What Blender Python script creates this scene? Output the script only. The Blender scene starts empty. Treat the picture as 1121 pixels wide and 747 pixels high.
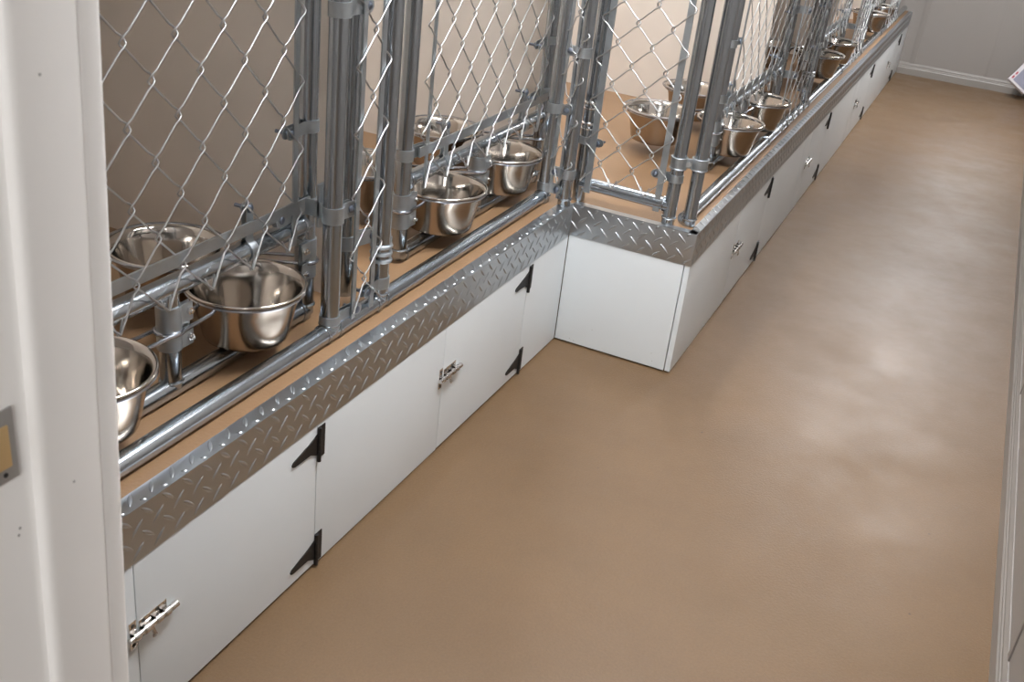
import bpy, bmesh, math, random
from mathutils import Vector, Matrix
random.seed(7)
scn = bpy.context.scene
C = scn.collection
PI = math.pi

# ------------------------------------------------------------------ materials
def mat(name, col, rough=0.5, metal=0.0, spec=0.5, var=0.0, vscale=8.0, col2=None, bump=0.0, bscale=60.0,
        rvar=0.0, rscale=12.0, coat=0.0):
    m = bpy.data.materials.new(name); m.use_nodes = True
    nt = m.node_tree; b = nt.nodes['Principled BSDF']
    b.inputs['Base Color'].default_value = (*col, 1)
    b.inputs['Roughness'].default_value = rough
    b.inputs['Metallic'].default_value = metal
    b.inputs['Specular IOR Level'].default_value = spec
    b.inputs['Coat Weight'].default_value = coat
    tc = nt.nodes.new('ShaderNodeTexCoord')
    gp = nt.nodes.new('ShaderNodeNewGeometry')
    if var > 0 or col2:
        n = nt.nodes.new('ShaderNodeTexNoise'); n.inputs['Scale'].default_value = vscale
        n.inputs['Detail'].default_value = 6; n.inputs['Roughness'].default_value = 0.6
        nt.links.new(gp.outputs['Position'], n.inputs['Vector'])
        r = nt.nodes.new('ShaderNodeValToRGB')
        c2 = col2 or tuple(c * (1 - var) for c in col)
        r.color_ramp.elements[0].position = 0.32; r.color_ramp.elements[1].position = 0.68
        r.color_ramp.elements[0].color = (*c2, 1); r.color_ramp.elements[1].color = (*col, 1)
        nt.links.new(n.outputs['Fac'], r.inputs['Fac']); nt.links.new(r.outputs['Color'], b.inputs['Base Color'])
    if rvar > 0:
        n = nt.nodes.new('ShaderNodeTexNoise'); n.inputs['Scale'].default_value = rscale
        n.inputs['Detail'].default_value = 5
        nt.links.new(gp.outputs['Position'], n.inputs['Vector'])
        mr = nt.nodes.new('ShaderNodeMapRange')
        mr.inputs['From Min'].default_value = 0.3; mr.inputs['From Max'].default_value = 0.7
        mr.inputs['To Min'].default_value = rough - rvar; mr.inputs['To Max'].default_value = rough + rvar
        nt.links.new(n.outputs['Fac'], mr.inputs['Value']); nt.links.new(mr.outputs['Result'], b.inputs['Roughness'])
    if bump > 0:
        n = nt.nodes.new('ShaderNodeTexNoise'); n.inputs['Scale'].default_value = bscale
        n.inputs['Detail'].default_value = 4
        nt.links.new(gp.outputs['Position'], n.inputs['Vector'])
        bp = nt.nodes.new('ShaderNodeBump'); bp.inputs['Strength'].default_value = 1.0
        bp.inputs['Distance'].default_value = bump
        nt.links.new(n.outputs['Fac'], bp.inputs['Height']); nt.links.new(bp.outputs['Normal'], b.inputs['Normal'])
    return m

M = {}
M['white'] = mat('white_painted_board', (0.72, 0.765, 0.79), 0.42, var=0.03, vscale=3)
M['jamb'] = mat('white_gloss_paint', (0.80, 0.785, 0.765), 0.4, var=0.02, vscale=5)
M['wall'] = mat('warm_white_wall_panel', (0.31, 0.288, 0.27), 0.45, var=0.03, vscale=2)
M['kwall'] = mat('beige_kennel_wall', (0.72, 0.66, 0.595), 0.5, var=0.04, vscale=3)
M['ceil'] = mat('white_ceiling', (0.45, 0.45, 0.45), 0.6)
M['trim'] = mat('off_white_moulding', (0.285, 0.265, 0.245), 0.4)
M['deck'] = mat('tan_epoxy_deck', (0.30, 0.182, 0.098), 0.40, var=0.10, vscale=6, bump=0.0006, bscale=120)
M['galv'] = mat('galvanised_tube', (0.43, 0.47, 0.51), 0.21, 1.0, var=0.05, vscale=30, rvar=0.02, rscale=40)
M['galvflat'] = mat('galvanised_strap', (0.46, 0.50, 0.53), 0.45, 1.0, var=0.12, vscale=60, rvar=0.08, rscale=60)
M['wire'] = mat('galvanised_wire', (0.50, 0.51, 0.52), 0.36, 1.0)
M['bolt'] = mat('dark_zinc_bolt', (0.20, 0.23, 0.29), 0.4, 1.0)
M['steel'] = mat('stainless_steel', (0.66, 0.62, 0.575), 0.10, 1.0, rvar=0.03, rscale=5)
M['rod'] = mat('plated_rod', (0.42, 0.43, 0.46), 0.2, 1.0)
M['chrome'] = mat('chrome', (0.72, 0.70, 0.68), 0.12, 1.0)
M['plate'] = mat('aluminium_tread_plate', (0.50, 0.53, 0.56), 0.335, 1.0, rvar=0.03, rscale=20)
M['black'] = mat('black_painted_iron', (0.008, 0.007, 0.007), 0.55)
M['hole'] = mat('dark_screw_head', (0.02, 0.02, 0.02), 0.5)
M['dark'] = mat('dark_gap', (0.05, 0.045, 0.04), 0.8)
M['brass'] = mat('brass_latch', (0.75, 0.55, 0.28), 0.35, 0.6)
M['strike'] = mat('grey_strike_plate', (0.42, 0.41, 0.40), 0.45, 0.6)
M['paper'] = mat('white_paper_pack', (0.72, 0.69, 0.72), 0.5)
M['red'] = mat('red_print', (0.45, 0.03, 0.07), 0.5)
M['grey'] = mat('grey_print', (0.30, 0.30, 0.38), 0.5)

def floor_mat():
    m = bpy.data.materials.new('tan_epoxy_floor'); m.use_nodes = True
    nt = m.node_tree; b = nt.nodes['Principled BSDF']; L = nt.links.new
    g = nt.nodes.new('ShaderNodeNewGeometry')
    def noise(s, d, r=0.6):
        n = nt.nodes.new('ShaderNodeTexNoise'); n.inputs['Scale'].default_value = s
        n.inputs['Detail'].default_value = d; n.inputs['Roughness'].default_value = r
        L(g.outputs['Position'], n.inputs['Vector']); return n
    n1 = noise(2.2, 8, 0.65); r = nt.nodes.new('ShaderNodeValToRGB')
    r.color_ramp.elements[0].position = 0.3; r.color_ramp.elements[1].position = 0.7
    r.color_ramp.elements[0].color = (0.158, 0.096, 0.048, 1); r.color_ramp.elements[1].color = (0.184, 0.112, 0.056, 1)
    L(n1.outputs['Fac'], r.inputs['Fac'])
    n4 = noise(170, 2); r2 = nt.nodes.new('ShaderNodeValToRGB')      # fine grit
    r2.color_ramp.elements[0].position = 0.35; r2.color_ramp.elements[1].position = 0.65
    r2.color_ramp.elements[0].color = (0.90, 0.90, 0.90, 1); r2.color_ramp.elements[1].color = (1, 1, 1, 1)
    L(n4.outputs['Fac'], r2.inputs['Fac'])
    mx = nt.nodes.new('ShaderNodeMixRGB'); mx.blend_type = 'MULTIPLY'; mx.inputs[0].default_value = 1
    L(r.outputs['Color'], mx.inputs[1]); L(r2.outputs['Color'], mx.inputs[2])
    v = nt.nodes.new('ShaderNodeTexVoronoi'); v.inputs['Scale'].default_value = 7.0   # a few dark specks
    L(g.outputs['Position'], v.inputs['Vector'])
    sp = nt.nodes.new('ShaderNodeMapRange'); sp.inputs['From Min'].default_value = 0.012; sp.inputs['From Max'].default_value = 0.03
    L(v.outputs['Distance'], sp.inputs['Value'])
    mx2 = nt.nodes.new('ShaderNodeMixRGB'); mx2.inputs[1].default_value = (0.07, 0.05, 0.04, 1)
    L(sp.outputs['Result'], mx2.inputs[0]); L(mx.outputs[0], mx2.inputs[2])
    L(mx2.outputs[0], b.inputs['Base Color'])
    n2 = noise(2.6, 8, 0.72); mr = nt.nodes.new('ShaderNodeMapRange')
    mr.inputs['From Min'].default_value = 0.3; mr.inputs['From Max'].default_value = 0.7
    mr.inputs['To Min'].default_value = 0.29; mr.inputs['To Max'].default_value = 0.52
    L(n2.outputs['Fac'], mr.inputs['Value']); L(mr.outputs['Result'], b.inputs['Roughness'])
    n3 = noise(150, 4); bp = nt.nodes.new('ShaderNodeBump'); bp.inputs['Distance'].default_value = 0.0010
    L(n3.outputs['Fac'], bp.inputs['Height']); L(bp.outputs['Normal'], b.inputs['Normal'])
    return m
M['floor'] = floor_mat()

def emit(name, col, s):
    m = bpy.data.materials.new(name); m.use_nodes = True
    nt = m.node_tree; b = nt.nodes['Principled BSDF']
    b.inputs['Base Color'].default_value = (0.8, 0.8, 0.8, 1)
    b.inputs['Emission Color'].default_value = (*col, 1); b.inputs['Emission Strength'].default_value = s
    return m
def glass_mat():
    m = bpy.data.materials.new('window_glass'); m.use_nodes = True
    b = m.node_tree.nodes['Principled BSDF']
    b.inputs['Base Color'].default_value = (1, 1, 1, 1); b.inputs['Roughness'].default_value = 0.0
    b.inputs['Transmission Weight'].default_value = 1.0; b.inputs['IOR'].default_value = 1.05
    return m
M['glass'] = glass_mat()

# ------------------------------------------------------------------ mesh helpers
def bx(bm, x0, x1, y0, y1, z0, z1, bev=0.0):
    t = bmesh.new()
    bmesh.ops.create_cube(t, size=1.0)
    for v in t.verts:
        v.co = Vector(((x0 + x1) / 2 + v.co.x * (x1 - x0), (y0 + y1) / 2 + v.co.y * (y1 - y0), (z0 + z1) / 2 + v.co.z * (z1 - z0)))
    if bev > 0:
        bmesh.ops.bevel(t, geom=t.edges[:], offset=bev, segments=2, affect='EDGES', profile=0.7)
    merge(bm, t)
def merge(bm, t):
    me = bpy.data.meshes.new('t'); t.to_mesh(me); t.free(); bm.from_mesh(me); bpy.data.meshes.remove(me)
def frame(d):
    d = d.normalized()
    a = Vector((0, 0, 1)) if abs(d.z) < 0.9 else Vector((1, 0, 0))
    u = d.cross(a).normalized(); return u, d.cross(u).normalized()
def cyl(bm, a, b, r, n=24, caps=True, r2=None):
    a = Vector(a); b = Vector(b); u, w = frame(b - a); r2 = r if r2 is None else r2
    A = [bm.verts.new(a + r * (math.cos(2*PI*i/n) * u + math.sin(2*PI*i/n) * w)) for i in range(n)]
    B = [bm.verts.new(b + r2 * (math.cos(2*PI*i/n) * u + math.sin(2*PI*i/n) * w)) for i in range(n)]
    for i in range(n):
        j = (i + 1) % n; bm.faces.new((A[i], A[j], B[j], B[i]))
    if caps:
        bm.faces.new(list(reversed(A))); bm.faces.new(B)
def sweep(bm, pts, r, n=6, closed=False):
    pts = [Vector(p) for p in pts]; m = len(pts); rings = []
    prev = None
    for i, p in enumerate(pts):
        if closed: t = (pts[(i+1) % m] - pts[i-1])
        else: t = pts[min(i+1, m-1)] - pts[max(i-1, 0)]
        t.normalize()
        if prev is None: u, w = frame(t)
        else:
            u = (prev - t * prev.dot(t))
            u = u.normalized() if u.length > 1e-6 else frame(t)[0]
            w = t.cross(u)
        prev = u
        rings.append([bm.verts.new(p + r * (math.cos(2*PI*k/n) * u + math.sin(2*PI*k/n) * w)) for k in range(n)])
    for i in range(m if closed else m - 1):
        A = rings[i]; B = rings[(i+1) % m]
        for k in range(n):
            bm.faces.new((A[k], A[(k+1) % n], B[(k+1) % n], B[k]))
    if not closed:
        bm.faces.new(list(reversed(rings[0]))); bm.faces.new(rings[-1])
def ring(bm, c, axis, R, r, n=48, k=8):
    u, w = frame(Vector(axis)); c = Vector(c)
    sweep(bm, [c + R * (math.cos(2*PI*i/n) * u + math.sin(2*PI*i/n) * w) for i in range(n)], r, k, True)
def lathe(bm, prof, c, n=64):
    c = Vector(c); rings = []
    for (r, z) in prof:
        if r < 1e-6: rings.append([bm.verts.new(c + Vector((0, 0, z)))])
        else: rings.append([bm.verts.new(c + Vector((r*math.cos(2*PI*i/n), r*math.sin(2*PI*i/n), z))) for i in range(n)])
    for A, B in zip(rings[:-1], rings[1:]):
        for i in range(n):
            j = (i+1) % n
            if len(A) == 1: bm.faces.new((A[0], B[i], B[j]))
            elif len(B) == 1: bm.faces.new((A[i], A[j], B[0]))
            else: bm.faces.new((A[i], A[j], B[j], B[i]))
def prism(bm, pts, n, t):
    """polygon pts (3-D, planar) extruded by t along n"""
    n = Vector(n).normalized() * t
    A = [bm.verts.new(Vector(p)) for p in pts]; B = [bm.verts.new(Vector(p) + n) for p in pts]
    bm.faces.new(list(reversed(A))); bm.faces.new(B)
    for i in range(len(pts)):
        j = (i+1) % len(pts); bm.faces.new((A[i], A[j], B[j], B[i]))

def finish(bm, smooth=True, ang=38):
    bmesh.ops.recalc_face_normals(bm, faces=bm.faces[:])
    for f in bm.faces: f.smooth = smooth
    if smooth:
        for e in bm.edges:
            if len(e.link_faces) == 2 and e.calc_face_angle(0) > math.radians(ang): e.smooth = False
def obj(name, bm, m, parent=None, smooth=True, ang=38):
    finish(bm, smooth, ang)
    me = bpy.data.meshes.new(name)
    if parent is not None:
        org = Vector(parent['_w'])
    else:
        vs = [v.co for v in bm.verts]
        org = Vector(((min(v.x for v in vs) + max(v.x for v in vs)) / 2, (min(v.y for v in vs) + max(v.y for v in vs)) / 2, min(v.z for v in vs)))
    bmesh.ops.translate(bm, verts=bm.verts[:], vec=-org)
    bm.to_mesh(me); bm.free(); me.materials.append(m)
    o = bpy.data.objects.new(name, me); C.objects.link(o)
    if parent is not None: o.parent = parent
    else: o.location = org
    o['_w'] = tuple(org)
    return o
def thing(name, label, cat, loc, group=None):
    o = bpy.data.objects.new(name, None); o.empty_display_size = 0.05; C.objects.link(o)
    o.location = loc; o['_w'] = tuple(loc); o['label'] = label; o['category'] = cat
    if group: o['group'] = group
    return o
def tag(o, label, cat, group=None, kind=None):
    o['label'] = label; o['category'] = cat
    if group: o['group'] = group
    if kind: o['kind'] = kind
    return o
def struct(o, label=None):
    o['kind'] = 'structure'
    if label: o['label'] = label
    return o
def NB(): return bmesh.new()

# ------------------------------------------------------------------ dimensions (metres)
H = 0.493          # top of the kennel platform
HP = 0.387         # lower edge of the tread plate
D = 0.416          # how far the long section stands out
L = 6.44           # far wall
W = 1.480          # right wall
YN = -2.457        # room side of the near wall
XB = -1.0          # kennel back wall
TR = 0.021         # tube radius
ZT = 1.95          # top of the fences
CEIL = 2.65

# ------------------------------------------------------------------ room shell
bm = NB(); bx(bm, -1.2, 2.6, -7.2, L + 0.15, -0.06, 0.0); struct(obj('floor', bm, M['floor'], smooth=False), 'tan epoxy floor of the aisle')
bm = NB(); bx(bm, XB - 0.15, W + 0.12, YN - 0.14, L + 0.15, CEIL, CEIL + 0.08); struct(obj('ceiling', bm, M['ceil'], smooth=False))
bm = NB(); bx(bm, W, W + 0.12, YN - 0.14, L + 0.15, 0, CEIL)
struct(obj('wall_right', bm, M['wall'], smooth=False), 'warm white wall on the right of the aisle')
bm = NB(); bx(bm, XB - 0.12, XB, YN - 0.14, L + 0.15, 0, CEIL); struct(obj('wall_left', bm, M['kwall'], smooth=False), 'beige back wall of the kennels')
# far wall with a window above the camera's view
wx0, wx1, wz0, wz1 = 0.82, 1.42, 1.00, 2.05
bm = NB()
bx(bm, XB, wx0, L, L + 0.12, 0, CEIL); bx(bm, wx1, W, L, L + 0.12, 0, CEIL)
bx(bm, wx0, wx1, L, L + 0.12, 0, wz0); bx(bm, wx0, wx1, L, L + 0.12, wz1, CEIL)
struct(obj('wall_far', bm, M['wall'], smooth=False), 'warm white end wall with vertical panel joints')
bm = NB()
for (a, b, c, d) in ((wx0, wx0+.04, wz0, wz1), (wx1-.04, wx1, wz0, wz1), (wx0, wx1, wz0, wz0+.04), (wx0, wx1, wz1-.04, wz1), (wx0, wx1, 1.47, 1.50)):
    bx(bm, a, b, L + 0.03, L + 0.08, c, d)
wf = struct(obj('window_1', bm, M['trim'], smooth=False), 'window in the end wall')
bm = NB(); bx(bm, wx0 + .04, wx1 - .04, L + 0.053, L + 0.057, wz0 + .04, wz1 - .04); obj('pane', bm, M['glass'], wf, smooth=False)
# near wall (with the doorway the camera looks through)
jx = 0.463
bm = NB(); bx(bm, XB, jx - 0.012, YN - 0.13, YN - .012, 0, CEIL); bx(bm, jx - 0.012, W, YN - 0.13, YN, 2.06, CEIL)
struct(obj('wall_near', bm, M['wall'], smooth=False))
# door frame, left jamb: rabbet, stop with rounded edge, groove, casing edge (very slightly out of plumb)
def jamb_prof(x):
    y0 = -2.555
    return [(x - .05, -2.70), (x, -2.70), (x, y0 - .004), (x + .003, y0), (x + .009, y0), (x + .0125, y0 + .0025), (x + .014, y0 + .008),
            (x + .014, -2.4935), (x + .0133, -2.4920), (x + .0133, -2.4890), (x + .014, -2.4875), (x + .014, -2.474), (x + .012, -2.4685), (x + .008, -2.4655), (x - .05, -2.4655)]
def kz(y, z): return y + 0.030 * (z - 1.15) + 0.0015
bm = NB(); pf = jamb_prof(jx)
A = [bm.verts.new((x, kz(y, 0.0), 0.0)) for x, y in pf]; B = [bm.verts.new((x, kz(y, 2.06), 2.06)) for x, y in pf]
for i in range(len(pf)):
    j = (i+1) % len(pf); bm.faces.new((A[i], A[j], B[j], B[i]))
bm.faces.new(A); bm.faces.new(list(reversed(B)))
dj = struct(obj('door_1', bm, M['jamb'], ang=50), 'white painted door jamb with a strike plate')
# strike plate on the jamb: grey plate with a tan brass latch pocket
bm = NB(); bx(bm, jx - .001, jx + .0016, -2.625, -2.566, 1.081, 1.146, 0.0006)
sp = obj('strike_plate', bm, M['strike'], dj); sp['label'] = 'grey metal strike plate'
bm = NB(); bx(bm, jx, jx + .0032, -2.620, -2.5725, 1.094, 1.132, 0.0012); obj('latch_tongue', bm, M['brass'], dj)
bm = NB(); cyl(bm, (jx + .0012, -2.579, 1.088), (jx + .0022, -2.579, 1.088), .0022, 12); obj('screw', bm, M['hole'], dj)
nf = mat('grey_nail_fill', (0.38, 0.37, 0.36), 0.6)
for (y, z) in ((-2.585, 1.26), (-2.524, 1.055), (-2.571, 1.03), (-2.573, 1.024), (-2.52, 1.40)):
    xx = jx if y < -2.56 else jx + .014
    bm = NB(); cyl(bm, (xx, y, z), (xx + .0004, y, z), .0013, 10); obj('nail_hole', bm, nf, dj)
# head of the door frame
bm = NB(); bx(bm, jx + .014, W, -2.70, -2.44, 2.03, 2.08); obj('door_head', bm, M['jamb'], dj, smooth=False)

# baseboards: moulded profile
def board(name, along, a0, a1, wallpos, sign, lab, h=0.095):
    # profile (distance from wall, z)
    pf = [(0, 0), (.016, 0), (.016, .006), (.0155, .052), (.012, .058), (.012, .066), (.009, .070), (.009, .080), (.006, .086), (.003, h), (0, h)]
    bm = NB(); Aa = []; Bb = []
    for (d, z) in pf:
        if along == 'y':
            Aa.append(bm.verts.new((wallpos + sign * d, a0, z))); Bb.append(bm.verts.new((wallpos + sign * d, a1, z)))
        else:
            Aa.append(bm.verts.new((a0, wallpos + sign * d, z))); Bb.append(bm.verts.new((a1, wallpos + sign * d, z)))
    for i in range(len(pf)):
        j = (i+1) % len(pf); bm.faces.new((Aa[i], Aa[j], Bb[j], Bb[i]))
    bm.faces.new(Aa); bm.faces.new(list(reversed(Bb)))
    return struct(obj(name, bm, M['trim'], ang=20), lab)
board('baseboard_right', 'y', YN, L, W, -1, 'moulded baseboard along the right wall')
board('baseboard_far', 'x', D + .002, W - .016, L, -1, 'moulded baseboard along the end wall')
# panel joints on the far and right walls
def strip(name, x0, x1, y0, y1, z0, z1):
    bm = NB(); bx(bm, x0, x1, y0, y1, z0, z1, 0.001); return struct(obj(name, bm, M['wall']))
strip('trim_1', 1.092, 1.118, L - .004, L, .095, wz0)
strip('trim_2', 0.500, 0.545, L - .006, L, .095, CEIL)
strip('trim_3', W - .004, W, 0.40, 0.425, .095, CEIL)
strip('trim_4', W - .004, W, 2.85, 2.875, .095, CEIL)
strip('trim_5', W - .004, W, -1.0, -0.975, .095, CEIL)

# kennel platform decks and solid dividers
bm = NB(); bx(bm, XB, -0.0205, YN, 0.0, H - .02, H)
d1 = struct(obj('floor', bm, M['deck'], smooth=False), 'tan platform deck of the near kennels')
bm = NB(); bx(bm, XB, D - 0.0205, 0.0, L, H - .02, H)
d2 = struct(obj('floor', bm, M['deck'], smooth=False), 'tan platform deck of the far kennels')
for (x1, y) in ((-0.235, -1.07), (-0.235, 0.20), (0.21, 1.60), (0.21, 3.46), (0.21, 5.40)):
    bm = NB(); bx(bm, XB, x1, y, y + .03, H, 2.2); struct(obj('wall_divider', bm, M['kwall'], smooth=False), 'beige solid divider between kennels')

# ------------------------------------------------------------------ tread plate
def lens(bm, o, eu, ev, n, cu, cv, ang, ln=0.040, wd=0.0085, ht=0.0026):
    """raised lozenge on a plane: origin o, axes eu/ev, outward n"""
    du = eu * math.cos(ang) + ev * math.sin(ang); dv = -eu * math.sin(ang) + ev * math.cos(ang)
    c = o + eu * cu + ev * cv; K = 8
    top = [c + du * (-ln/2 + ln * i / K) for i in range(K + 1)]
    prof = [math.sin(PI * i / K) ** 0.7 if 0 < i < K else 0 for i in range(K + 1)]
    rows = []
    for s, hh in ((-1, 0), (-.55, .75), (0, 1), (.55, .75), (1, 0)):
        rows.append([top[i] + dv * (s * wd/2 * prof[i]) + n * (ht * hh * prof[i] + 0.00005) for i in range(K + 1)])
    V = [[bm.verts.new(p) for p in r] for r in rows]
    for a, b in zip(V[:-1], V[1:]):
        for i in range(K):
            bm.faces.new((a[i], a[i+1], b[i+1], b[i]))
def tread(bm, o, eu, ev, n, U0, U1, V0, V1, flip=1, su=0.0515, sv=0.048, ou=0.0, ov=0.0):
    o = Vector(o); eu = Vector(eu); ev = Vector(ev); n = Vector(n)
    nu = int((U1 - U0) / su) + 3; nv = int((V1 - V0) / sv) + 3
    for i in range(-1, nu):
        for j in range(-1, nv):
            for k, (fu, fv, a) in enumerate(((0, 0, .74), (.5, .5, -.74))):
                cu = U0 + ou + (i + fu) * su; cv = V0 + ov + (j + fv) * sv; an = a * flip
                hu, hv = abs(.02 * math.cos(an)), abs(.02 * math.sin(an))
                if cu - hu * .6 < U0 or cu + hu * .6 > U1: continue
                lo, hi = cv - hv, cv + hv
                if lo >= V0 and hi <= V1: lens(bm, o, eu, ev, n, cu, cv, an)
                else:   # cut lozenges at the plate edge: keep the part that fits
                    lo2, hi2 = max(lo, V0 + .0005), min(hi, V1 - .0005)
                    if hi2 - lo2 > .008:
                        cc = (lo2 + hi2) / 2; f = (hi2 - lo2) / (2 * hv)
                        lens(bm, o, eu, ev, n, cu + (cc - cv) / math.tan(an), cc, an, ln=.04 * f)
PT = 0.002
def mkplate(kind):
    bm = NB()
    zt = H + PT
    if kind == 'near':
        bx(bm, 0.0, PT, YN, -PT, HP, zt, 0.0007); bx(bm, -0.038, PT, YN, 0.0, H, zt, 0.0009)
        tread(bm, (PT, 0, 0), (0, 1, 0), (0, 0, 1), (1, 0, 0), YN, -.004, HP, zt - .002, 1, ou=YN*0 + .018, ov=.018)
        tread(bm, (0, 0, zt), (0, 1, 0), (-1, 0, 0), (0, 0, 1), YN, -.004, 0.002, .038, 1, ou=.03, ov=.02)
    elif kind == 'end':
        bx(bm, PT, D + PT, -PT, 0, HP, zt, 0.0007); bx(bm, -.0, D, -PT, 0.030, H, zt, 0.0007)
        tread(bm, (0, -PT, 0), (1, 0, 0), (0, 0, 1), (0, -1, 0), PT, D, HP, zt - .002, -1, ou=.012, ov=.036)
    else:
        bx(bm, D, D + PT, 0, L, HP, zt, 0.0007); bx(bm, D - 0.026, D + PT, 0.0, L, H, zt, 0.0009)
        tread(bm, (D + PT, 0, 0), (0, 1, 0), (0, 0, 1), (1, 0, 0), 0.004, L, HP, zt - .002, 1, ou=.01, ov=.018)
        tread(bm, (D, 0, zt), (0, 1, 0), (-1, 0, 0), (0, 0, 1), .03, L, 0.001, .026, 1, ou=.03, ov=.012)
    return bm
tag(obj('tread_plate', mkplate('near'), M['plate'], ang=60), 'silver tread plate edging the recessed near kennels', 'metal edging', 'aluminium tread plate edging')
tag(obj('tread_plate', mkplate('end'), M['plate'], ang=60), 'short silver tread plate on the step between the two kennel rows', 'metal edging', 'aluminium tread plate edging')
tag(obj('tread_plate', mkplate('far'), M['plate'], ang=60), 'long silver tread plate edging running back to the end wall', 'metal edging', 'aluminium tread plate edging')

# ------------------------------------------------------------------ storage base: fixed boards, doors, hinges, latches
GAP = 0.0022
def hinge(par, x, y, z):
    """black tee hinge; y = knuckle line, strap towards the near side (-y)"""
    bm = NB()
    bx(bm, x, x + .0025, y + .003, y + .024, z - .040, z + .040, .0006)
    prism(bm, [(x, y - .004, z - .030), (x, y - .030, z - .016), (x, y - .086, z - .015), (x, y - .094, z - .012), (x, y - .096, z - .007),
               (x, y - .092, z - .002), (x, y - .030, z + .014), (x, y - .004, z + .024)], (1, 0, 0), .0026)
    cyl(bm, (x + .004, y, z - .046), (x + .004, y, z + .040), .0048, 14)
    for dz in (-.018, 0, .018): ring(bm, (x + .004, y, z + dz), (0, 0, 1), .0048, .0006, 14, 5)
    h = obj('hinge', bm, M['black'], par); h['label'] = 'black tee hinge'
    return h
def screw(bm, x, y, z, r=.0042): 
    cyl(bm, (x, y, z), (x + .0012, y, z), r, 12)
def latch(par, x, y, z):
    """chrome barrel bolt; y = door seam, body on the far side"""
    bm = NB(); bx(bm, x, x + .0015, y + .004, y + .074, z - .019, z + .021, .0005)
    bx(bm, x, x + .0015, y - .020, y - .003, z - .030, z + .030, .0005)
    xb, zb = x + .0075, z - .001
    cyl(bm, (xb, y - .026, zb), (xb, y + .078, zb), .0055, 18)
    cyl(bm, (xb, y + .078, zb), (xb, y + .094, zb), .0070, 18)
    for (a, b) in ((-.017, -.006), (.008, .020), (.038, .050), (.060, .072)):
        cyl(bm, (xb, y + a, zb), (xb, y + b, zb), .0085, 18)
        bx(bm, x, xb, y + a, y + b, zb - .0085, zb + .0085)
    cyl(bm, (xb + .002, y + .026, zb), (xb + .008, y + .026, zb - .018), .0038, 12)
    ring(bm, (xb + .008, y + .026, zb - .020), (1, 0, -.4), .0032, .0028, 14, 6)
    o = obj('latch', bm, M['chrome'], par); o['label'] = 'chrome barrel bolt'
    for (a, b) in ((-.0115, .021), (-.0115, -.0225), (.014, .0155), (.050, .0155), (.014, -.015), (.066, -.015)):
        bm = NB(); screw(bm, x + .0012, y + a, z + b); obj('latch_screw', bm, M['hole'], par)
    return o
def board_bm(x, y0, y1, z0=.006, z1=HP + .06, t=.018):
    bm = NB(); bx(bm, x - t, x, y0 + GAP/2, y1 - GAP/2, z0, z1, .0012); return bm
def cabinet(x, y0, y1, ydoor0, ydoor1, label, lz=.236, hz=(.338, .052)):
    t = thing('storage_cabinet', label, 'cabinet', ((x - .25), (y0 + y1) / 2, 0), 'white storage cabinets under the kennels')
    bm = NB(); bx(bm, x - .38, x - .0205, y0 + .0205, y1 - .001, 0, H - .0205); obj('carcass', bm, M['dark'], t, smooth=False)
    if ydoor0 - y0 > .02:
        obj('front_panel', board_bm(x, y0, ydoor0), M['white'], t)
    d = obj('door', board_bm(x, ydoor0, ydoor1, .009), M['white'], t)
    if y1 - ydoor1 > .02:
        obj('front_panel', board_bm(x, ydoor1, y1), M['white'], t)
    hinge(d, x, ydoor1 + .003, hz[0]); hinge(d, x, ydoor1 + .003, hz[1])
    latch(d, x, ydoor0, lz)
    return t
cabinet(0, -2.45, -0.85, -1.988, -1.437, 'nearest white cabinet under the kennel, beside the door jamb')
cabinet(0, -0.85, -0.003, -0.85, -0.315, 'white cabinet under the near kennels, touching the inside corner')
# end panel of the step
t = thing('end_panel', 'blank white board closing the step in the kennel base', 'panel', (D / 2, .01, 0))
bm = NB(); bx(bm, 0.001, D - .021, -.0, .018, .006, HP + .06, .0012); obj('board', bm, M['white'], t)
M['nail'] = mat('grey_nail_head', (0.42, 0.42, 0.41), 0.6)
for (a, b) in ((.055, .020), (.070, .0165), (.345, .055), (.352, .028), (.13, .075)):
    bm = NB(); cyl(bm, (a, 0, b), (a, -.0006, b), .0014, 8); obj('nail_head', bm, M['nail'], t)
far_tags = ['first white cabinet beyond the step, with hinged door near the step',
            'second white cabinet beyond the step, in the middle of the long row',
            'third white cabinet beyond the step', 'last white cabinet of the long row, against the end wall']
fb = [0.0, 1.95, 3.55, 5.25, L]
fd = [(.69, 1.205), (2.137, 2.635), (3.745, 4.33), (5.375, 5.925)]
for i in range(4):
    cabinet(D, fb[i], fb[i+1] - (.002 if i == 3 else 0), fd[i][0], fd[i][1], far_tags[i], lz=.222, hz=(.338, .055))

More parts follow.
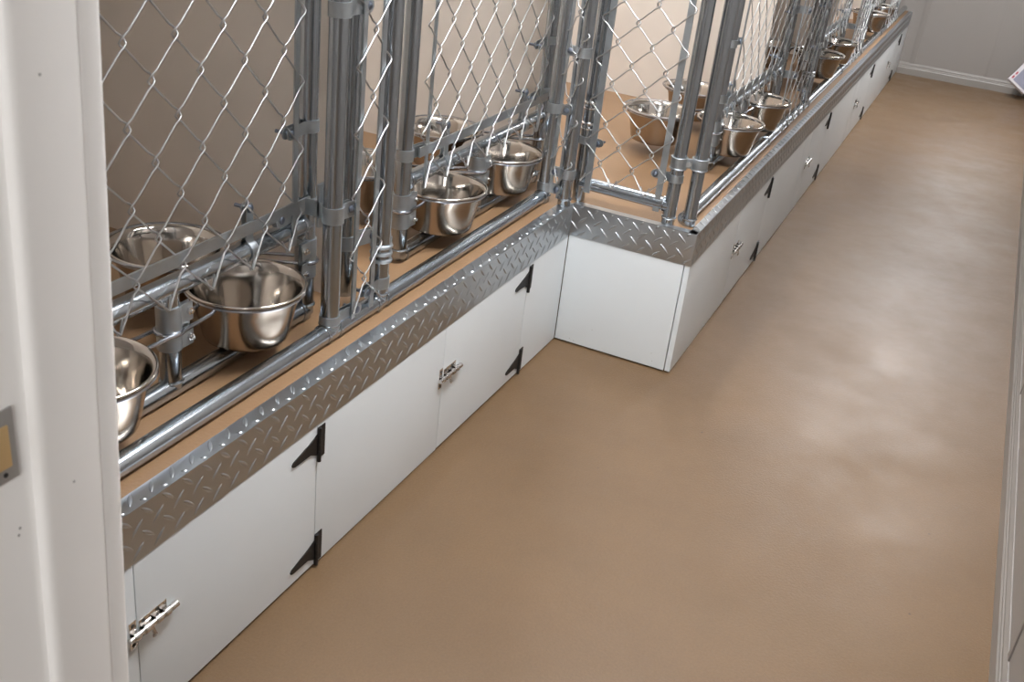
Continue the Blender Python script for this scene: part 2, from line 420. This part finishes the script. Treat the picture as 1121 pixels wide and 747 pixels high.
# ------------------------------------------------------------------ chain link
WR = 0.00205
def chain(name, parent, org, eu, n, cols, zk, half, zbot, ztop=ZT - .02, first=0, knuckle_out=0.014, wid=0.0623, d=0.0030, endloop=True):
    """woven mesh. column c sits at eu*(c*wid) from org; knots of even columns at zk + 2*half*j, odd ones half higher."""
    bm = NB(); org = Vector(org); eu = Vector(eu); n = Vector(n)
    for c in range(cols - 1):
        # wire between column c and c+1: lowest vertex
        pts = []
        j0 = math.ceil((zbot - zk) / half - 1e-6)
        j = j0; z = zk + j * half
        seq = []
        while z <= ztop + half:
            seq.append((j, z)); j += 1; z = zk + j * half
        for idx, (jj, z) in enumerate(seq):
            par = (jj + first) % 2      # even -> vertex at even column
            col = c if (c % 2) == par else c + 1
            sgn = -1 if col == c else 1                  # which side of this wire
            over = .0058 * sgn
            u = col * wid + over
            jit = Vector((random.uniform(-1, 1), random.uniform(-1, 1), random.uniform(-1, 1))) * .0008
            fr = 1 if sgn > 0 else -1
            if idx == 0:
                tip = org + eu * (u - over) + Vector((0, 0, z)) + n * knuckle_out
                # folded hook back up
                b = org + eu * (u - sgn * .020) + Vector((0, 0, z + .026)) + n * (knuckle_out - .004)
                pts += [b, tip + Vector((0, 0, -.001)) - eu * sgn * .002, tip + n * .004 + Vector((0, 0, .0015)), ]
                continue
            if z > ztop: 
                continue
            P = lambda du, dz, dn: org + eu * (u + du) + Vector((0, 0, z + dz)) + n * dn + jit
            pts += [P(-sgn * .0165, -.0155, fr * d), P(-sgn * .0052, -.0085, fr * d), P(-sgn * .0006, -.0030, fr * d * .7), P(-sgn * .0006, .0030, -fr * d * .7), P(-sgn * .0052, .0085, -fr * d), P(-sgn * .0165, .0155, -fr * d)]
        sweep(bm, pts, WR, 6)
    return obj(name, bm, M['wire'], parent, ang=80)

# ------------------------------------------------------------------ fence fittings
def tube(parent, name, a, b, r=TR, label=None):
    bm = NB(); cyl(bm, a, b, r, 28); 
    o = obj(name, bm, M['galv'], parent)
    if label: o['label'] = label
    return o
def weld(bm, c, axis, r=TR):
    ring(bm, c, axis, r * 1.02, .0035, 28, 6)
def post(parent, x, y, z0, z1=ZT, r=TR, wel=True):
    bm = NB(); cyl(bm, (x, y, z0), (x, y, z1), r, 28)
    if wel: weld(bm, (x, y, z0 + .022), (0, 0, 1), r)
    if z1 > 1.5: lathe(bm, [(r, 0), (r * 1.1, .004), (r * .8, .022), (0, .03)], (x, y, z1 - .002), 24)
    return obj('post', bm, M['galv'], parent)
def band(parent, c, tail, ln=0.07, w=0.026, r=TR, axis=(0, 0, 1), shank=(0, 0, 0), bolt=True):
    """tension band: sleeve around a tube at c, flat tail in direction tail, carriage bolt at its end"""
    c = Vector(c); tail = Vector(tail).normalized(); ax = Vector(axis).normalized(); sd = ax.cross(tail).normalized()
    bm = NB(); th = .0026
    N = 28
    # strap outline: goes round the tube, ends in two parallel tails
    inner = []; a0 = math.radians(25)
    for i in range(N + 1):
        a = a0 + (2*PI - 2*a0) * i / N
        inner.append((math.cos(a), math.sin(a)))
    def addstrap(path):
        rows = []
        for (p, q) in path:
            rows.append([p + ax * (w/2), q + ax * (w/2), q - ax * (w/2), p - ax * (w/2)])
        V = [[bm.verts.new(v) for v in rr] for rr in rows]
        for A_, B_ in zip(V[:-1], V[1:]):
            for k in range(4): bm.faces.new((A_[k], A_[(k+1) % 4], B_[(k+1) % 4], B_[k]))
        bm.faces.new(V[0][::-1]); bm.faces.new(V[-1])
    path = []
    path.append((c + tail * ln + sd * .0045, c + tail * ln + sd * (.0045 + th)))
    path.append((c + tail * (r * 1.35) + sd * .0045, c + tail * (r * 1.30) + sd * (.0045 + th)))
    for (ca, sa) in inner:
        dv = tail * ca + sd * sa
        path.append((c + dv * (r + .0003), c + dv * (r + .0003 + th)))
    path.append((c + tail * (r * 1.35) - sd * .0045, c + tail * (r * 1.30) - sd * (.0045 + th)))
    path.append((c + tail * ln - sd * .0045, c + tail * ln - sd * (.0045 + th)))
    addstrap(path)
    # rounded tail ends
    for s in (-1, 1):
        e = c + tail * ln + sd * s * .0045
        cyl(bm, e, e + sd * s * th, w / 2, 18)
    o = obj('tension_band', bm, M['galvflat'], parent)
    if bolt:
        b = c + tail * (ln - .002); s = 1
        bm = NB()
        f = sd if sd.dot(Vector((1, -1, 0.3))) > 0 else -sd
        lathe_t = []
        cyl(bm, b - f * .030, b + f * .008, .0042, 14)
        cyl(bm, b + f * .0070, b + f * .0098, .0092, 18, r2=.0085); cyl(bm, b + f * .0098, b + f * .0125, .0085, 18, r2=.004)
        cyl(bm, b - f * .0125, b - f * .0072, .0085, 6)
        obj('bolt', bm, M['bolt'], o)
    return o
def flat(parent, a, b, w, th, wdir, name='tension_bar'):
    """flat bar from a to b, width w along wdir"""
    a = Vector(a); b = Vector(b); t = (b - a).normalized(); wd = Vector(wdir).normalized(); nn = t.cross(wd).normalized()
    bm = NB()
    A = [a + wd * s * w/2 + nn * q * th/2 for s, q in ((-1, -1), (1, -1), (1, 1), (-1, 1))]
    prism(bm, A, t, (b - a).length)
    return obj(name, bm, M['galvflat'], parent)
def hook(parent, x, y, zr, zt, axis=(0, 1, 0)):
    """strap round the horizontal rail rising to the flat bar, with a bolt"""
    return band(parent, (x, y, zr), (0.0, 0, 1), ln=zt - zr, w=.022, axis=axis)
def pivot(parent, x, y, z, side=1):
    """square pivot sleeve with two bolts that carries the bowl ring"""
    bm = NB()
    cyl(bm, (x, y, z - .046), (x, y, z + .046), TR + .0035, 28)
    ya_, yb_ = sorted((y + side * .004, y + side * .044))
    bx(bm, x + .0185, x + .0215, ya_, yb_, z + .006, z + .046, .001); bx(bm, x + .0185, x + .0215, ya_, yb_, z - .046, z - .004, .001)
    bx(bm, x + .010, x + .013, ya_, yb_, z - .046, z + .046, .001)
    o = obj('pivot_bracket', bm, M['galvflat'], parent)
    for dz in (-.028, .028):
        bm = NB()
        cyl(bm, (x + .004, y + side * .033, z + dz), (x + .032, y + side * .033, z + dz), .004, 12)
        cyl(bm, (x + .0215, y + side * .033, z + dz), (x + .0265, y + side * .033, z + dz), .0078, 6)
        obj('bolt', bm, M['chrome'], o)
    return o

# ------------------------------------------------------------------ feeder panels (inner plane)
def feeder_panel(xc, ya, ym, yb, zr, zbar, label, knots, hooks, left_edge=None):
    """frame with posts at ya and yb, short post at ym, base pipe, rail over the bowls and chain link above"""
    t = thing('chain_link_fence', label, 'fence panel', (xc, (ya + yb) / 2, H), 'feeder panels of the kennels')
    za = H + TR
    p = post(t, xc, ya, H + .015); p = post(t, xc, yb, H + .015)
    sp_ = tube(t, 'short_post', (xc, ym, za), (xc, ym, zr))
    bm = NB(); cyl(bm, (xc, ya, za), (xc, yb, za), TR, 28); weld(bm, (xc, ym, za + .016), (0, 0, 1)); weld(bm, (xc, ya + .022, za), (0, 1, 0)); weld(bm, (xc, yb - .022, za), (0, 1, 0))
    obj('base_rail', bm, M['galv'], t)
    bm = NB(); cyl(bm, (xc, ya, zr), (xc, yb, zr), TR, 28); weld(bm, (xc, ya + .023, zr), (0, 1, 0)); weld(bm, (xc, yb - .023, zr), (0, 1, 0))
    obj('middle_rail', bm, M['galv'], t)
    bm = NB(); cyl(bm, (xc, ya, ZT - .03), (xc, yb, ZT - .03), TR, 28); obj('top_rail', bm, M['galv'], t)
    xm = xc + .025
    flat(t, (xm - .004, ya + .08, H + .19), (xm - .004, ya + .08, ZT - .05), .013, .004, (0, 1, 0))
    flat(t, (xm - .004, yb - .075, H + .21), (xm - .004, yb - .075, ZT - .05), .015, .004, (0, 1, 0))
    flat(t, (xm - .004, ya + .04, zbar), (xm - .004, yb - .02, zbar), .026, .005, (0, 0, 1))
    y0, zk, wid, half, ncol, first = knots
    chain('chain_link_mesh', t, (xm, y0, 0), (0, 1, 0), (1, 0, 0), ncol, zk, half, zr - .03, first=first, wid=wid)
    for y in hooks: hook(t, xc, y, zr, zbar + .035)
    return t
P1 = feeder_panel(-.2, -2.10, -1.655, -1.205, .730, .790, 'chain link feeder panel nearest the door jamb',
                  (-1.761 - .0618 * 5, 1.207, .0618, .0711, 14, 1), (-1.93, -1.415))
band(P1, (-.2, -1.205, .955), (.12, -1, 0), ln=.088, w=.027)
band(P1, (-.2, -1.205, .775), (.12, -1, 0), ln=.125, w=.034)
band(P1, (-.2, -1.205, 1.40), (.12, -1, 0), ln=.088, w=.027)
pivot(P1, -.2, -1.655, .648, 1); pivot(P1, -.2, -1.205, .648, -1)
P2 = feeder_panel(-.2, -.775, -.33, .130, .716, .790, 'chain link feeder panel between the narrow strip and the inside corner',
                  (-.6097 - .0610 * 2, 1.1187, .0610, .0700, 14, 0), (-.555, -.035))
band(P2, (-.2, -.775, .790), (.10, 1, 0), ln=.105, w=.030); band(P2, (-.2, -.775, 1.25), (.1, 1, 0), ln=.085)
band(P2, (-.2, .130, .965), (.10, -1, 0), ln=.13, w=.026); band(P2, (-.2, .130, .80), (.10, -1, 0), ln=.13, w=.026)
pivot(P2, -.2, -.775, .638, 1); pivot(P2, -.2, -.33, .638, 1)
xf = .250
P3 = feeder_panel(xf, .70, 1.10, 1.80, .703, .752, 'first chain link feeder panel beyond the double posts', (.80, 1.10, .0610, .0700, 16, 0), (.86, 1.62))
P4 = feeder_panel(xf, 2.50, 2.945, 3.65, .703, .752, 'chain link feeder panel halfway along the long kennel row', (2.58, 1.10, .0610, .0700, 17, 0), (2.66, 3.46))
P5 = feeder_panel(xf, 4.43, 4.87, 5.58, .703, .752, 'farthest chain link feeder panel, by the end wall', (4.51, 1.10, .0610, .0700, 17, 0), (4.6, 5.4))
for P, a, b, m_ in ((P3, .70, 1.80, 1.10), (P4, 2.5, 3.65, 2.945), (P5, 4.43, 5.58, 4.87)):
    band(P, (xf, a, .765), (.1, 1, 0), ln=.10, w=.03); band(P, (xf, b, .765), (.1, -1, 0), ln=.10, w=.03)
    band(P, (xf, b, .96), (.1, -1, 0), ln=.085); band(P, (xf, a, .96), (.1, 1, 0), ln=.085)
    pivot(P, xf, m_, .638, 1); pivot(P, xf, a, .638, 1)

# ------------------------------------------------------------------ outer frame of the near kennels
xo = -.090; za = H + TR
F = thing('fence_frame', 'galvanised outer fence frame with narrow chain link strip, near kennels', 'fence frame', (xo, -1.2, H))
bm = NB(); cyl(bm, (xo, -2.45, za), (xo, -.045, za), TR, 28)
for y in (-1.29, -1.244, -1.035, -1.078, -.068): weld(bm, (xo, y, za), (0, 1, 0), TR * .99)
obj('base_rail', bm, M['galv'], F)
bm = NB(); cyl(bm, (xo, -1.266, ZT - .03), (xo, -1.055, ZT - .03), TR, 24); obj('top_rail', bm, M['galv'], F)
post(F, xo, -1.266, H + .02); post(F, xo, -1.055, H + .02); post(F, xo, -.045, H + .002)
xs = xo + .016
flat(F, (xs, -1.196, H + .015), (xs, -1.196, ZT - .05), .015, .004, (0, 1, 0))
flat(F, (xs, -1.118, H + .012), (xs, -1.118, ZT - .05), .017, .004, (0, 1, 0))
chain('chain_link_mesh', F, (xs + .002, -1.2142, 0), (0, 1, 0), (1, 0, 0), 3, 1.105, .0700, H + .03, first=0, wid=.0590, knuckle_out=.008)
band(F, (xo, -1.266, .540), (.10, 1, 0), ln=.090, w=.032)
band(F, (xo, -1.266, 1.222), (.10, 1, 0), ln=.085, w=.030)
band(F, (xo, -1.266, .795), (.10, 1, 0), ln=.055, w=.036)
band(F, (xo, -1.055, .565), (.10, -1, 0), ln=.078, w=.028)
band(F, (xo, -1.055, 1.32), (.10, -1, 0), ln=.078, w=.028)
bm = NB(); 
for z in (.622, .640, .658): ring(bm, (xo, -1.055, z), (0, 0, 1), TR + .002, .0048, 28, 8)
bx(bm, xo - .004, xo + .004, -1.034, -1.012, .612, .668, .001)
obj('hinge_collar', bm, M['galvflat'], F)
# plate that ties the two end posts together
bm = NB(); bx(bm, -.135, -.128, -1.262, -1.222, .752, .850, .001); 
cyl(bm, (-.128, -1.242, .838), (-.124, -1.242, .838), .006, 12)
bx(bm, -.165, -.108, -1.262, -1.258, .775, .812, .001)
obj('tie_plate', bm, M['galvflat'], F)
# inner post at the front of the divider, with its collar
t = thing('partition_post', 'galvanised post at the front edge of the first divider, behind the narrow strip', 'post', (-.2, -1.04, H))
post(t, -.2, -1.038, H, ZT, wel=False)
band(t, (-.2, -1.038, .632), (.3, 1, 0), ln=.082, w=.036)
band(t, (-.2, -1.038, 1.3), (.3, 1, 0), ln=.082, w=.03)

# corner filler: narrow strip turning the inside corner
F2 = thing('corner_fence_strip', 'narrow chain link strip between posts at the inside corner', 'fence panel', (-.05, -.04, H))
post(F2, -.020, -.036, H + .002)
flat(F2, (-.041, -.043, H + .02), (-.041, -.043, ZT - .05), .012, .004, (1, 0, 0))
flat(F2, (-.066, -.053, H + .06), (-.066, -.053, ZT - .05), .010, .004, (1, 0, 0))
chain('chain_link_mesh', F2, (-.074, -.056, 0), (1, 0, 0), (0, -1, 0), 3, 1.03, .066, H + .05, wid=.032, knuckle_out=.004)
band(F2, (-.020, -.036, .60), (-1, -.25, 0), ln=.045, w=.03); band(F2, (-.020, -.036, .98), (-1, -.25, 0), ln=.045, w=.03)
band(F, (xo, -.045, .545), (1, -.1, 0), ln=.048, w=.030); band(F, (xo, -.045, .800), (1, -.1, 0), ln=.048, w=.030)

# side panel on the step (seen nearly square on)
ys = .036
S = thing('chain_link_fence', 'chain link panel standing on the step, facing the viewer, beige divider behind it', 'fence panel', (.15, ys, H))
post(S, -.012 + .008, ys + .012, H + .002, wel=False); post(S, .309, ys, H + .002)
zr = H + .062
bm = NB(); cyl(bm, (-.004, ys + .012, zr), (.309, ys, zr), TR, 28); weld(bm, (.285, ys, zr), (1, 0, 0), TR); obj('base_rail', bm, M['galv'], S)
bm = NB(); cyl(bm, (-.004, ys + .012, ZT - .03), (.309, ys, ZT - .03), TR, 28); obj('top_rail', bm, M['galv'], S)
flat(S, (.0300, ys - .012, H + .04), (.0300, ys - .012, ZT - .05), .020, .005, (1, 0, 0))
flat(S, (.2665, ys - .012, H + .035), (.2665, ys - .012, ZT - .05), .020, .005, (1, 0, 0))
chain('chain_link_mesh', S, (.0611 - .0542, ys - .016, 0), (1, 0, 0), (0, -1, 0), 6, 1.018, .0635, H + .02, first=1, wid=.0542, knuckle_out=.012)
band(S, (.309, ys, .645), (-1, 0, 0), ln=.068, w=.024); band(S, (.309, ys, 1.35), (-1, 0, 0), ln=.068, w=.024)
band(S, (-.004, ys + .012, .697), (1, -.3, 0), ln=.052, w=.024); band(S, (-.004, ys + .012, 1.3), (1, -.3, 0), ln=.05, w=.024)
for za_, zb_ in ((.735, .752), (.800, .818)):
    bm = NB()
    for z in (za_, zb_): ring(bm, (-.004, ys + .012, z), (0, 0, 1), TR + .002, .0045, 28, 8)
    bx(bm, .012, .030, ys - .002, ys + .004, za_ - .005, zb_ + .005, .001); obj('hinge_collar', bm, M['chrome'], S)

# ------------------------------------------------------------------ outer frame and gates of the long row
xq = .352
G = thing('fence_frame', 'galvanised outer fence frame of the long row, starting at the double posts', 'fence frame', (xq, 3.2, H))
bm = NB(); cyl(bm, (xq, .062, za), (xq, L - .02, za), TR, 28)
gates = [(1.24, 2.06), (3.10, 3.80), (4.80, 5.62)]
for a, b in gates:
    weld(bm, (xq, a - .024, za), (0, 1, 0)); weld(bm, (xq, b + .024, za), (0, 1, 0))
obj('base_rail', bm, M['galv'], G)
post(G, xq + .016, .068, H + .002)
for a, b in gates: post(G, xq, b, H + .02)
# clamp joining the double posts
bm = NB()
for z in (.688, .702, .716, .730):
    pass
cyl(bm, (.309, ys, .678), (.309, ys, .712), TR + .004, 28); cyl(bm, (xq + .016, .068, .678), (xq + .016, .068, .712), TR + .004, 28)
ring(bm, (.309, ys, .712), (0, 0, 1), TR + .004, .0025, 28, 6); ring(bm, (.309, ys, .678), (0, 0, 1), TR + .004, .0025, 28, 6)
ring(bm, (xq + .016, .068, .712), (0, 0, 1), TR + .004, .0025, 28, 6); ring(bm, (xq + .016, .068, .678), (0, 0, 1), TR + .004, .0025, 28, 6)
prism(bm, [(.322, ys + .001, .680), (.360, .058, .680), (.360, .058, .710), (.322, ys + .001, .710)], (-.3, 1, 0), .006)
cl = obj('post_clamp', bm, M['galvflat'], G)
bm = NB(); cyl(bm, (.341, .035, .695), (.341, .060, .695), .0045, 12); cyl(bm, (.341, .033, .695), (.341, .040, .695), .009, 6); obj('bolt', bm, M['chrome'], cl)
glabs = ['chain link gate just past the first feeder panel of the long row', 'middle chain link gate of the long row', 'chain link gate closest to the end wall']
for i, (a, b) in enumerate(gates):
    g = thing('chain_link_gate', glabs[i], 'gate', (xq, (a + b) / 2, H), 'chain link gates of the long row')
    a2, b2 = a + .055, b - .055
    post(g, xq, b2, H + .055, ZT, wel=False)
    bm = NB(); cyl(bm, (xq, a2, ZT - .03), (xq, b2, ZT - .03), TR, 24); obj('top_rail', bm, M['galv'], g)
    xg = xq + .024
    flat(g, (xg - .004, a2 + .035, H + .06), (xg - .004, a2 + .035, ZT - .05), .015, .004, (0, 1, 0))
    flat(g, (xg - .004, b2 - .05, H + .06), (xg - .004, b2 - .05, ZT - .05), .015, .004, (0, 1, 0))
    nc = int((b2 - a2 - .06) / .061) + 1
    chain('chain_link_mesh', g, (xg, a2 + .04, 0), (0, 1, 0), (1, 0, 0), nc, 1.10, .070, H + .035, wid=.061)
    for z in (.60, .80, .98):
        band(g, (xq, b2, z), (.1, -1, 0), ln=.07, w=.026)
    bm = NB()
    for z in (.66, .675): ring(bm, (xq, b2, z), (0, 0, 1), TR + .002, .005, 24, 8)
    bx(bm, xq - .008, xq + .008, b2 + .018, b2 + .034, .65, .685, .001)
    obj('hinge_collar', bm, M['galvflat'], g)
for k, y in enumerate((1.93, 3.80, 5.75)):
    t = thing('partition_post', ['galvanised post at the divider by the first gate of the long row', 'galvanised post at the divider by the middle gate of the long row', 'galvanised post at the divider nearest the end wall'][k], 'post', (.232, y, H))
    post(t, .232, y, H, ZT, wel=False); band(t, (.232, y, .66), (1, .2, 0), ln=.07, w=.032); band(t, (.232, y, .95), (1, .2, 0), ln=.07, w=.032)

# ------------------------------------------------------------------ bowls and their swing rings
ZR = .660
def bowl_mesh():
    bm = NB()
    prof = [(0, -.1215), (.083, -.1215), (.0890, -.1190), (.0920, -.112), (.0978, -.085), (.1072, -.040), (.1160, -.012), (.1190, -.006),
            (.1262, -.0048), (.1282, -.0022), (.1272, .0004), (.1245, .0010), (.1215, -.0004), (.1165, -.0040), (.1130, -.0160),
            (.1055, -.044), (.0965, -.082), (.0905, -.108), (.0860, -.1160), (.077, -.1185), (0, -.1185)]
    # outer shell is the first half going up, inner shell comes back down
    lathe(bm, prof, (0, 0, 0), 72)
    return bm
M['satin'] = mat('floor_tinted_brushed_steel', (0.41, 0.35, 0.29), 0.20, 1.0)  # brushed outside of the bowls; brown of the reflected floor put into the colour
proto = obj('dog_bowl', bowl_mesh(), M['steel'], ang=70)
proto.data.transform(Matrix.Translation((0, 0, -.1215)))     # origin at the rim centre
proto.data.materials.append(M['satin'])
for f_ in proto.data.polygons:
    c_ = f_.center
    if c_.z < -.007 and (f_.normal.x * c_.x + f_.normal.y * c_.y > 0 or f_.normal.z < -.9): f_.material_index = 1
bowls = [
    (-.195, -1.880, 'outer', 'stainless steel dog bowl half hidden by the white door jamb'),
    (-.198, -1.423, 'outer', 'stainless steel dog bowl outside the first feeder panel, right of the short post'),
    (-.455, -1.372, 'inner', 'stainless steel dog bowl inside the nearest kennel, behind the chain link and rail'),
    (-.190, -.568, 'outer', 'stainless steel dog bowl outside the second feeder panel, left one'),
    (-.205, -.143, 'outer', 'stainless steel dog bowl outside the second feeder panel, beside the corner posts'),
    (-.450, -.560, 'inner', 'stainless steel dog bowl inside the second kennel, glimpsed through the narrow strip'),
    (-.465, -.060, 'inner', 'stainless steel dog bowl inside the second kennel, behind the feeder rail'),
    (.272, .862, 'outer', 'stainless steel dog bowl just right of the double posts'),
    (.277, 1.335, 'outer', 'stainless steel dog bowl second beyond the double posts'),
    (.010, .790, 'inner', 'stainless steel dog bowl inside the step kennel, nearest behind the double posts'),
    (.015, 1.270, 'inner', 'stainless steel dog bowl inside the step kennel, by the divider'),
    (.283, 2.701, 'outer', 'stainless steel dog bowl first of the pair past the first gate'),
    (.283, 3.190, 'outer', 'stainless steel dog bowl second of the pair past the first gate'),
    (.280, 4.641, 'outer', 'stainless steel dog bowl first of the farthest pair'),
    (.281, 5.107, 'outer', 'stainless steel dog bowl farthest along the row, by the end wall'),
    (.018, 2.720, 'inner', 'stainless steel dog bowl inside the middle kennel of the long row'),
]
def holder(x, y, posty, postx, label, inner):
    t = thing('bowl_holder', label, 'bowl holder', (x, y, ZR - .02), 'swing rings holding the dog bowls')
    bm = NB(); ring(bm, (x, y, ZR - .0105), (0, 0, 1), .1235, .0040, 56, 8)
    if inner:
        ring(bm, (x, y, ZR - .001), (0, 0, 1), .1345, .0040, 56, 8)
        for a in (.5, 2.2, 3.9, 5.4):
            ca, sa = math.cos(a), math.sin(a)
            sweep(bm, [(x + .1235*ca, y + .1235*sa, ZR - .0105), (x + .134*ca, y + .134*sa, ZR - .002), (x + .1345*ca, y + .1345*sa, ZR - .001)], .003, 6)
    obj('ring', bm, M['rod'], t)
    # arm from the ring to the pivot sleeve
    s = 1 if posty > y else -1
    dx, dy = postx - x, posty - y; dl = math.hypot(dx, dy); ux, uy = dx/dl, dy/dl
    bm = NB()
    for k in (-1, 1):
        ox, oy = -uy * .022 * k, ux * .022 * k
        e = max(dl - TR - .004, .125)
        sweep(bm, [(x + ux*.120 + ox*.9, y + uy*.120 + oy*.9, ZR - .0105), (x + ux*.134 + ox, y + uy*.134 + oy, ZR - .016),
                   (x + ux*(e) + ox*1.0, y + uy*(e) + oy*1.0, ZR - .020), (x + ux*(dl) + ox*1.25, y + uy*dl + oy*1.25, ZR - .020)], .0042, 8)
    sweep(bm, [(postx + TR*1.25*math.cos(a), posty + TR*1.25*math.sin(a), ZR - .020) for a in [math.atan2(-uy, -ux) + PI/2 + i*PI/10 for i in range(11)][::-1]] if False else
          [(postx + ux*(TR+.006)*math.cos(b) - uy*(TR+.006)*math.sin(b), posty + uy*(TR+.006)*math.cos(b) + ux*(TR+.006)*math.sin(b), ZR - .020) for b in [(-PI/2) + i*PI/10 for i in range(11)]], .0042, 8)
    obj('arm', bm, M['rod'], t)
posts_of = {0: (-.2, -1.655), 1: (-.2, -1.655), 2: (-.2, -1.205), 3: (-.2, -.775), 4: (-.2, -.33), 5: (-.2, -.33), 6: (-.2, .13), 7: (xf, .70), 8: (xf, 1.10),
            9: (xf, 1.10), 10: (xf, 1.10), 11: (xf, 2.50), 12: (xf, 2.945), 13: (xf, 4.43), 14: (xf, 4.87), 15: (xf, 2.945)}
for i, (x, y, kd, lab) in enumerate(bowls):
    o = proto if i == 0 else proto.copy()
    if i: C.objects.link(o)
    o.location = (x, y, ZR); o.rotation_euler = (0, 0, i * .7)
    tag(o, lab, 'bowl', 'stainless steel dog bowls')
    px, py = posts_of[i]
    holder(x, y, py, px, 'wire ring carrying the ' + lab.replace('stainless steel ', '').replace('dog ', ''), kd == 'inner')

# ------------------------------------------------------------------ pack in the far right corner
t = thing('paper_pack', 'white printed pack leaning in the far right corner of the aisle', 'pack', (1.41, 6.30, 0))
bm = NB()
Rm = Matrix.Translation((1.405, 6.27, .175)) @ Matrix.Rotation(.35, 4, 'Z') @ Matrix.Rotation(math.radians(-28), 4, 'X') @ Matrix.Rotation(math.radians(38), 4, 'Y')
def rb(x0, x1, y0, y1, z0, z1, bev=.002):
    b = NB(); bx(b, x0, x1, y0, y1, z0, z1, bev); bmesh.ops.transform(b, matrix=Rm, verts=b.verts[:]); return b
obj('pack_body', rb(-.10, .07, -.015, .015, -.12, .11), M['paper'], t)
for (a, b_) in ((-.095, -.070), (-.055, -.030)):
    obj('red_stripe', rb(-.090, -.078, -.0162, -.0148, a, b_, 0), M['red'], t)
obj('grey_print', rb(-.070, .06, -.0162, -.0148, -.10, .085, 0), M['grey'], t)

# ------------------------------------------------------------------ hall behind the doorway
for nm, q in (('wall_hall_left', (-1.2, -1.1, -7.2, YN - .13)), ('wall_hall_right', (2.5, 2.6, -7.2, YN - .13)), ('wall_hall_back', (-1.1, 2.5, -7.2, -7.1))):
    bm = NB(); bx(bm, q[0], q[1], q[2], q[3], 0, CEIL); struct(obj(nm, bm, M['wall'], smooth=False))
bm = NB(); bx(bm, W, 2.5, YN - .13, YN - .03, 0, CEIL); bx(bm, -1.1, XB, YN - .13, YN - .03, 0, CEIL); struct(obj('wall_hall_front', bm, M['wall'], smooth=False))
bm = NB(); bx(bm, -1.2, 2.6, -7.2, YN - .14, CEIL, CEIL + .08); struct(obj('ceiling', bm, M['ceil'], smooth=False))
# ------------------------------------------------------------------ lamps of the room, and added hall lights
def lamp(x, y, lx, ly, s, label):
    t = thing('ceiling_light', label, 'ceiling light', (x, y, CEIL - .08))
    bm = NB(); bx(bm, x - lx/2 - .02, x + lx/2 + .02, y - ly/2 - .02, y + ly/2 + .02, CEIL - .05, CEIL); obj('housing', bm, M['ceil'], t, smooth=False)
    bm = NB(); bx(bm, x - lx/2, x + lx/2, y - ly/2, y + ly/2, CEIL - .075, CEIL - .05); obj('diffuser', bm, emit('lamp_diffuser', (0.99, .99, 1.0), s), t, smooth=False)
lamp(0.70, -0.9, .28, 1.2, 54, 'ceiling light above the near part of the aisle')
lamp(1.0, 4.4, .28, 1.2, 62, 'ceiling light above the far part of the aisle')
lamp(-0.35, 0.85, .20, 0.6, 60, 'ceiling light over the step kennel')
lamp(1.3, -3.7, .28, 1.0, 12, 'added ceiling light in the hall, lighting the door jamb')  # added out of view to brighten the door jamb
# added softbox for fill light, in the hall behind and right of the camera
t = thing('added_softbox', 'added softbox on a stand in the hall, fill light through the doorway', 'lamp', (1.45, -6.0, 0))
aim = (Vector((0.0, -0.6, .4)) - Vector((1.45, -6.0, 2.0))).to_track_quat('-Z', 'Y').to_matrix().to_4x4()
def sb(*q, bev=0):
    b_ = NB(); bx(b_, *q, bev); bmesh.ops.transform(b_, matrix=Matrix.Translation((1.45, -6.0, 2.0)) @ aim, verts=b_.verts[:]); return b_
obj('diffuser', sb(-.5, .5, -.5, .5, -.004, 0), emit('added_softbox_diffuser', (1.0, .99, .98), 15), t, smooth=False)
obj('hood', sb(-.52, .52, -.52, .52, .002, .12), M['black'], t, smooth=False)
bm = NB(); cyl(bm, (1.48, -6.1, .02), (1.48, -6.1, 1.9), .014, 16); obj('stand', bm, M['black'], t)
for k in range(3):
    bm = NB(); cyl(bm, (1.48, -6.1, .35), (1.48 + .4*math.cos(k*2.1), -6.1 + .4*math.sin(k*2.1), .012), .010, 12); obj('leg', bm, M['black'], t)
w = bpy.data.worlds.new('World'); scn.world = w; w.use_nodes = True
w.node_tree.nodes['Background'].inputs[0].default_value = (0.93, 0.96, 1.0, 1)
w.node_tree.nodes['Background'].inputs[1].default_value = 5.5

# ------------------------------------------------------------------ camera
cam = bpy.data.cameras.new('camera'); co = bpy.data.objects.new('camera', cam); C.objects.link(co)
a, b, c = 0.3819695856369452, 1.1052761690130288, 0.12164538300525293
R = Matrix.Rotation(a, 4, 'Z') @ Matrix.Rotation(b, 4, 'X') @ Matrix.Rotation(c, 4, 'Z')
co.matrix_world = Matrix.Translation((1.07564548, -3.06208442, 1.60113346)) @ R
cam.sensor_fit = 'HORIZONTAL'; cam.sensor_width = 36.0; cam.lens = 36.0 * 1147.717 / 1121.0
cam.clip_start = 0.02; cam.clip_end = 50
cam.dof.use_dof = True; cam.dof.focus_distance = 3.0; cam.dof.aperture_fstop = 16
scn.camera = co

scn.view_settings.view_transform = 'Standard'; scn.view_settings.look = 'None'
scn.view_settings.gamma = 1.0; scn.view_settings.exposure = 0.30; scn.view_settings.use_curve_mapping = False
for o in bpy.data.objects:
    if '_w' in o: del o['_w']
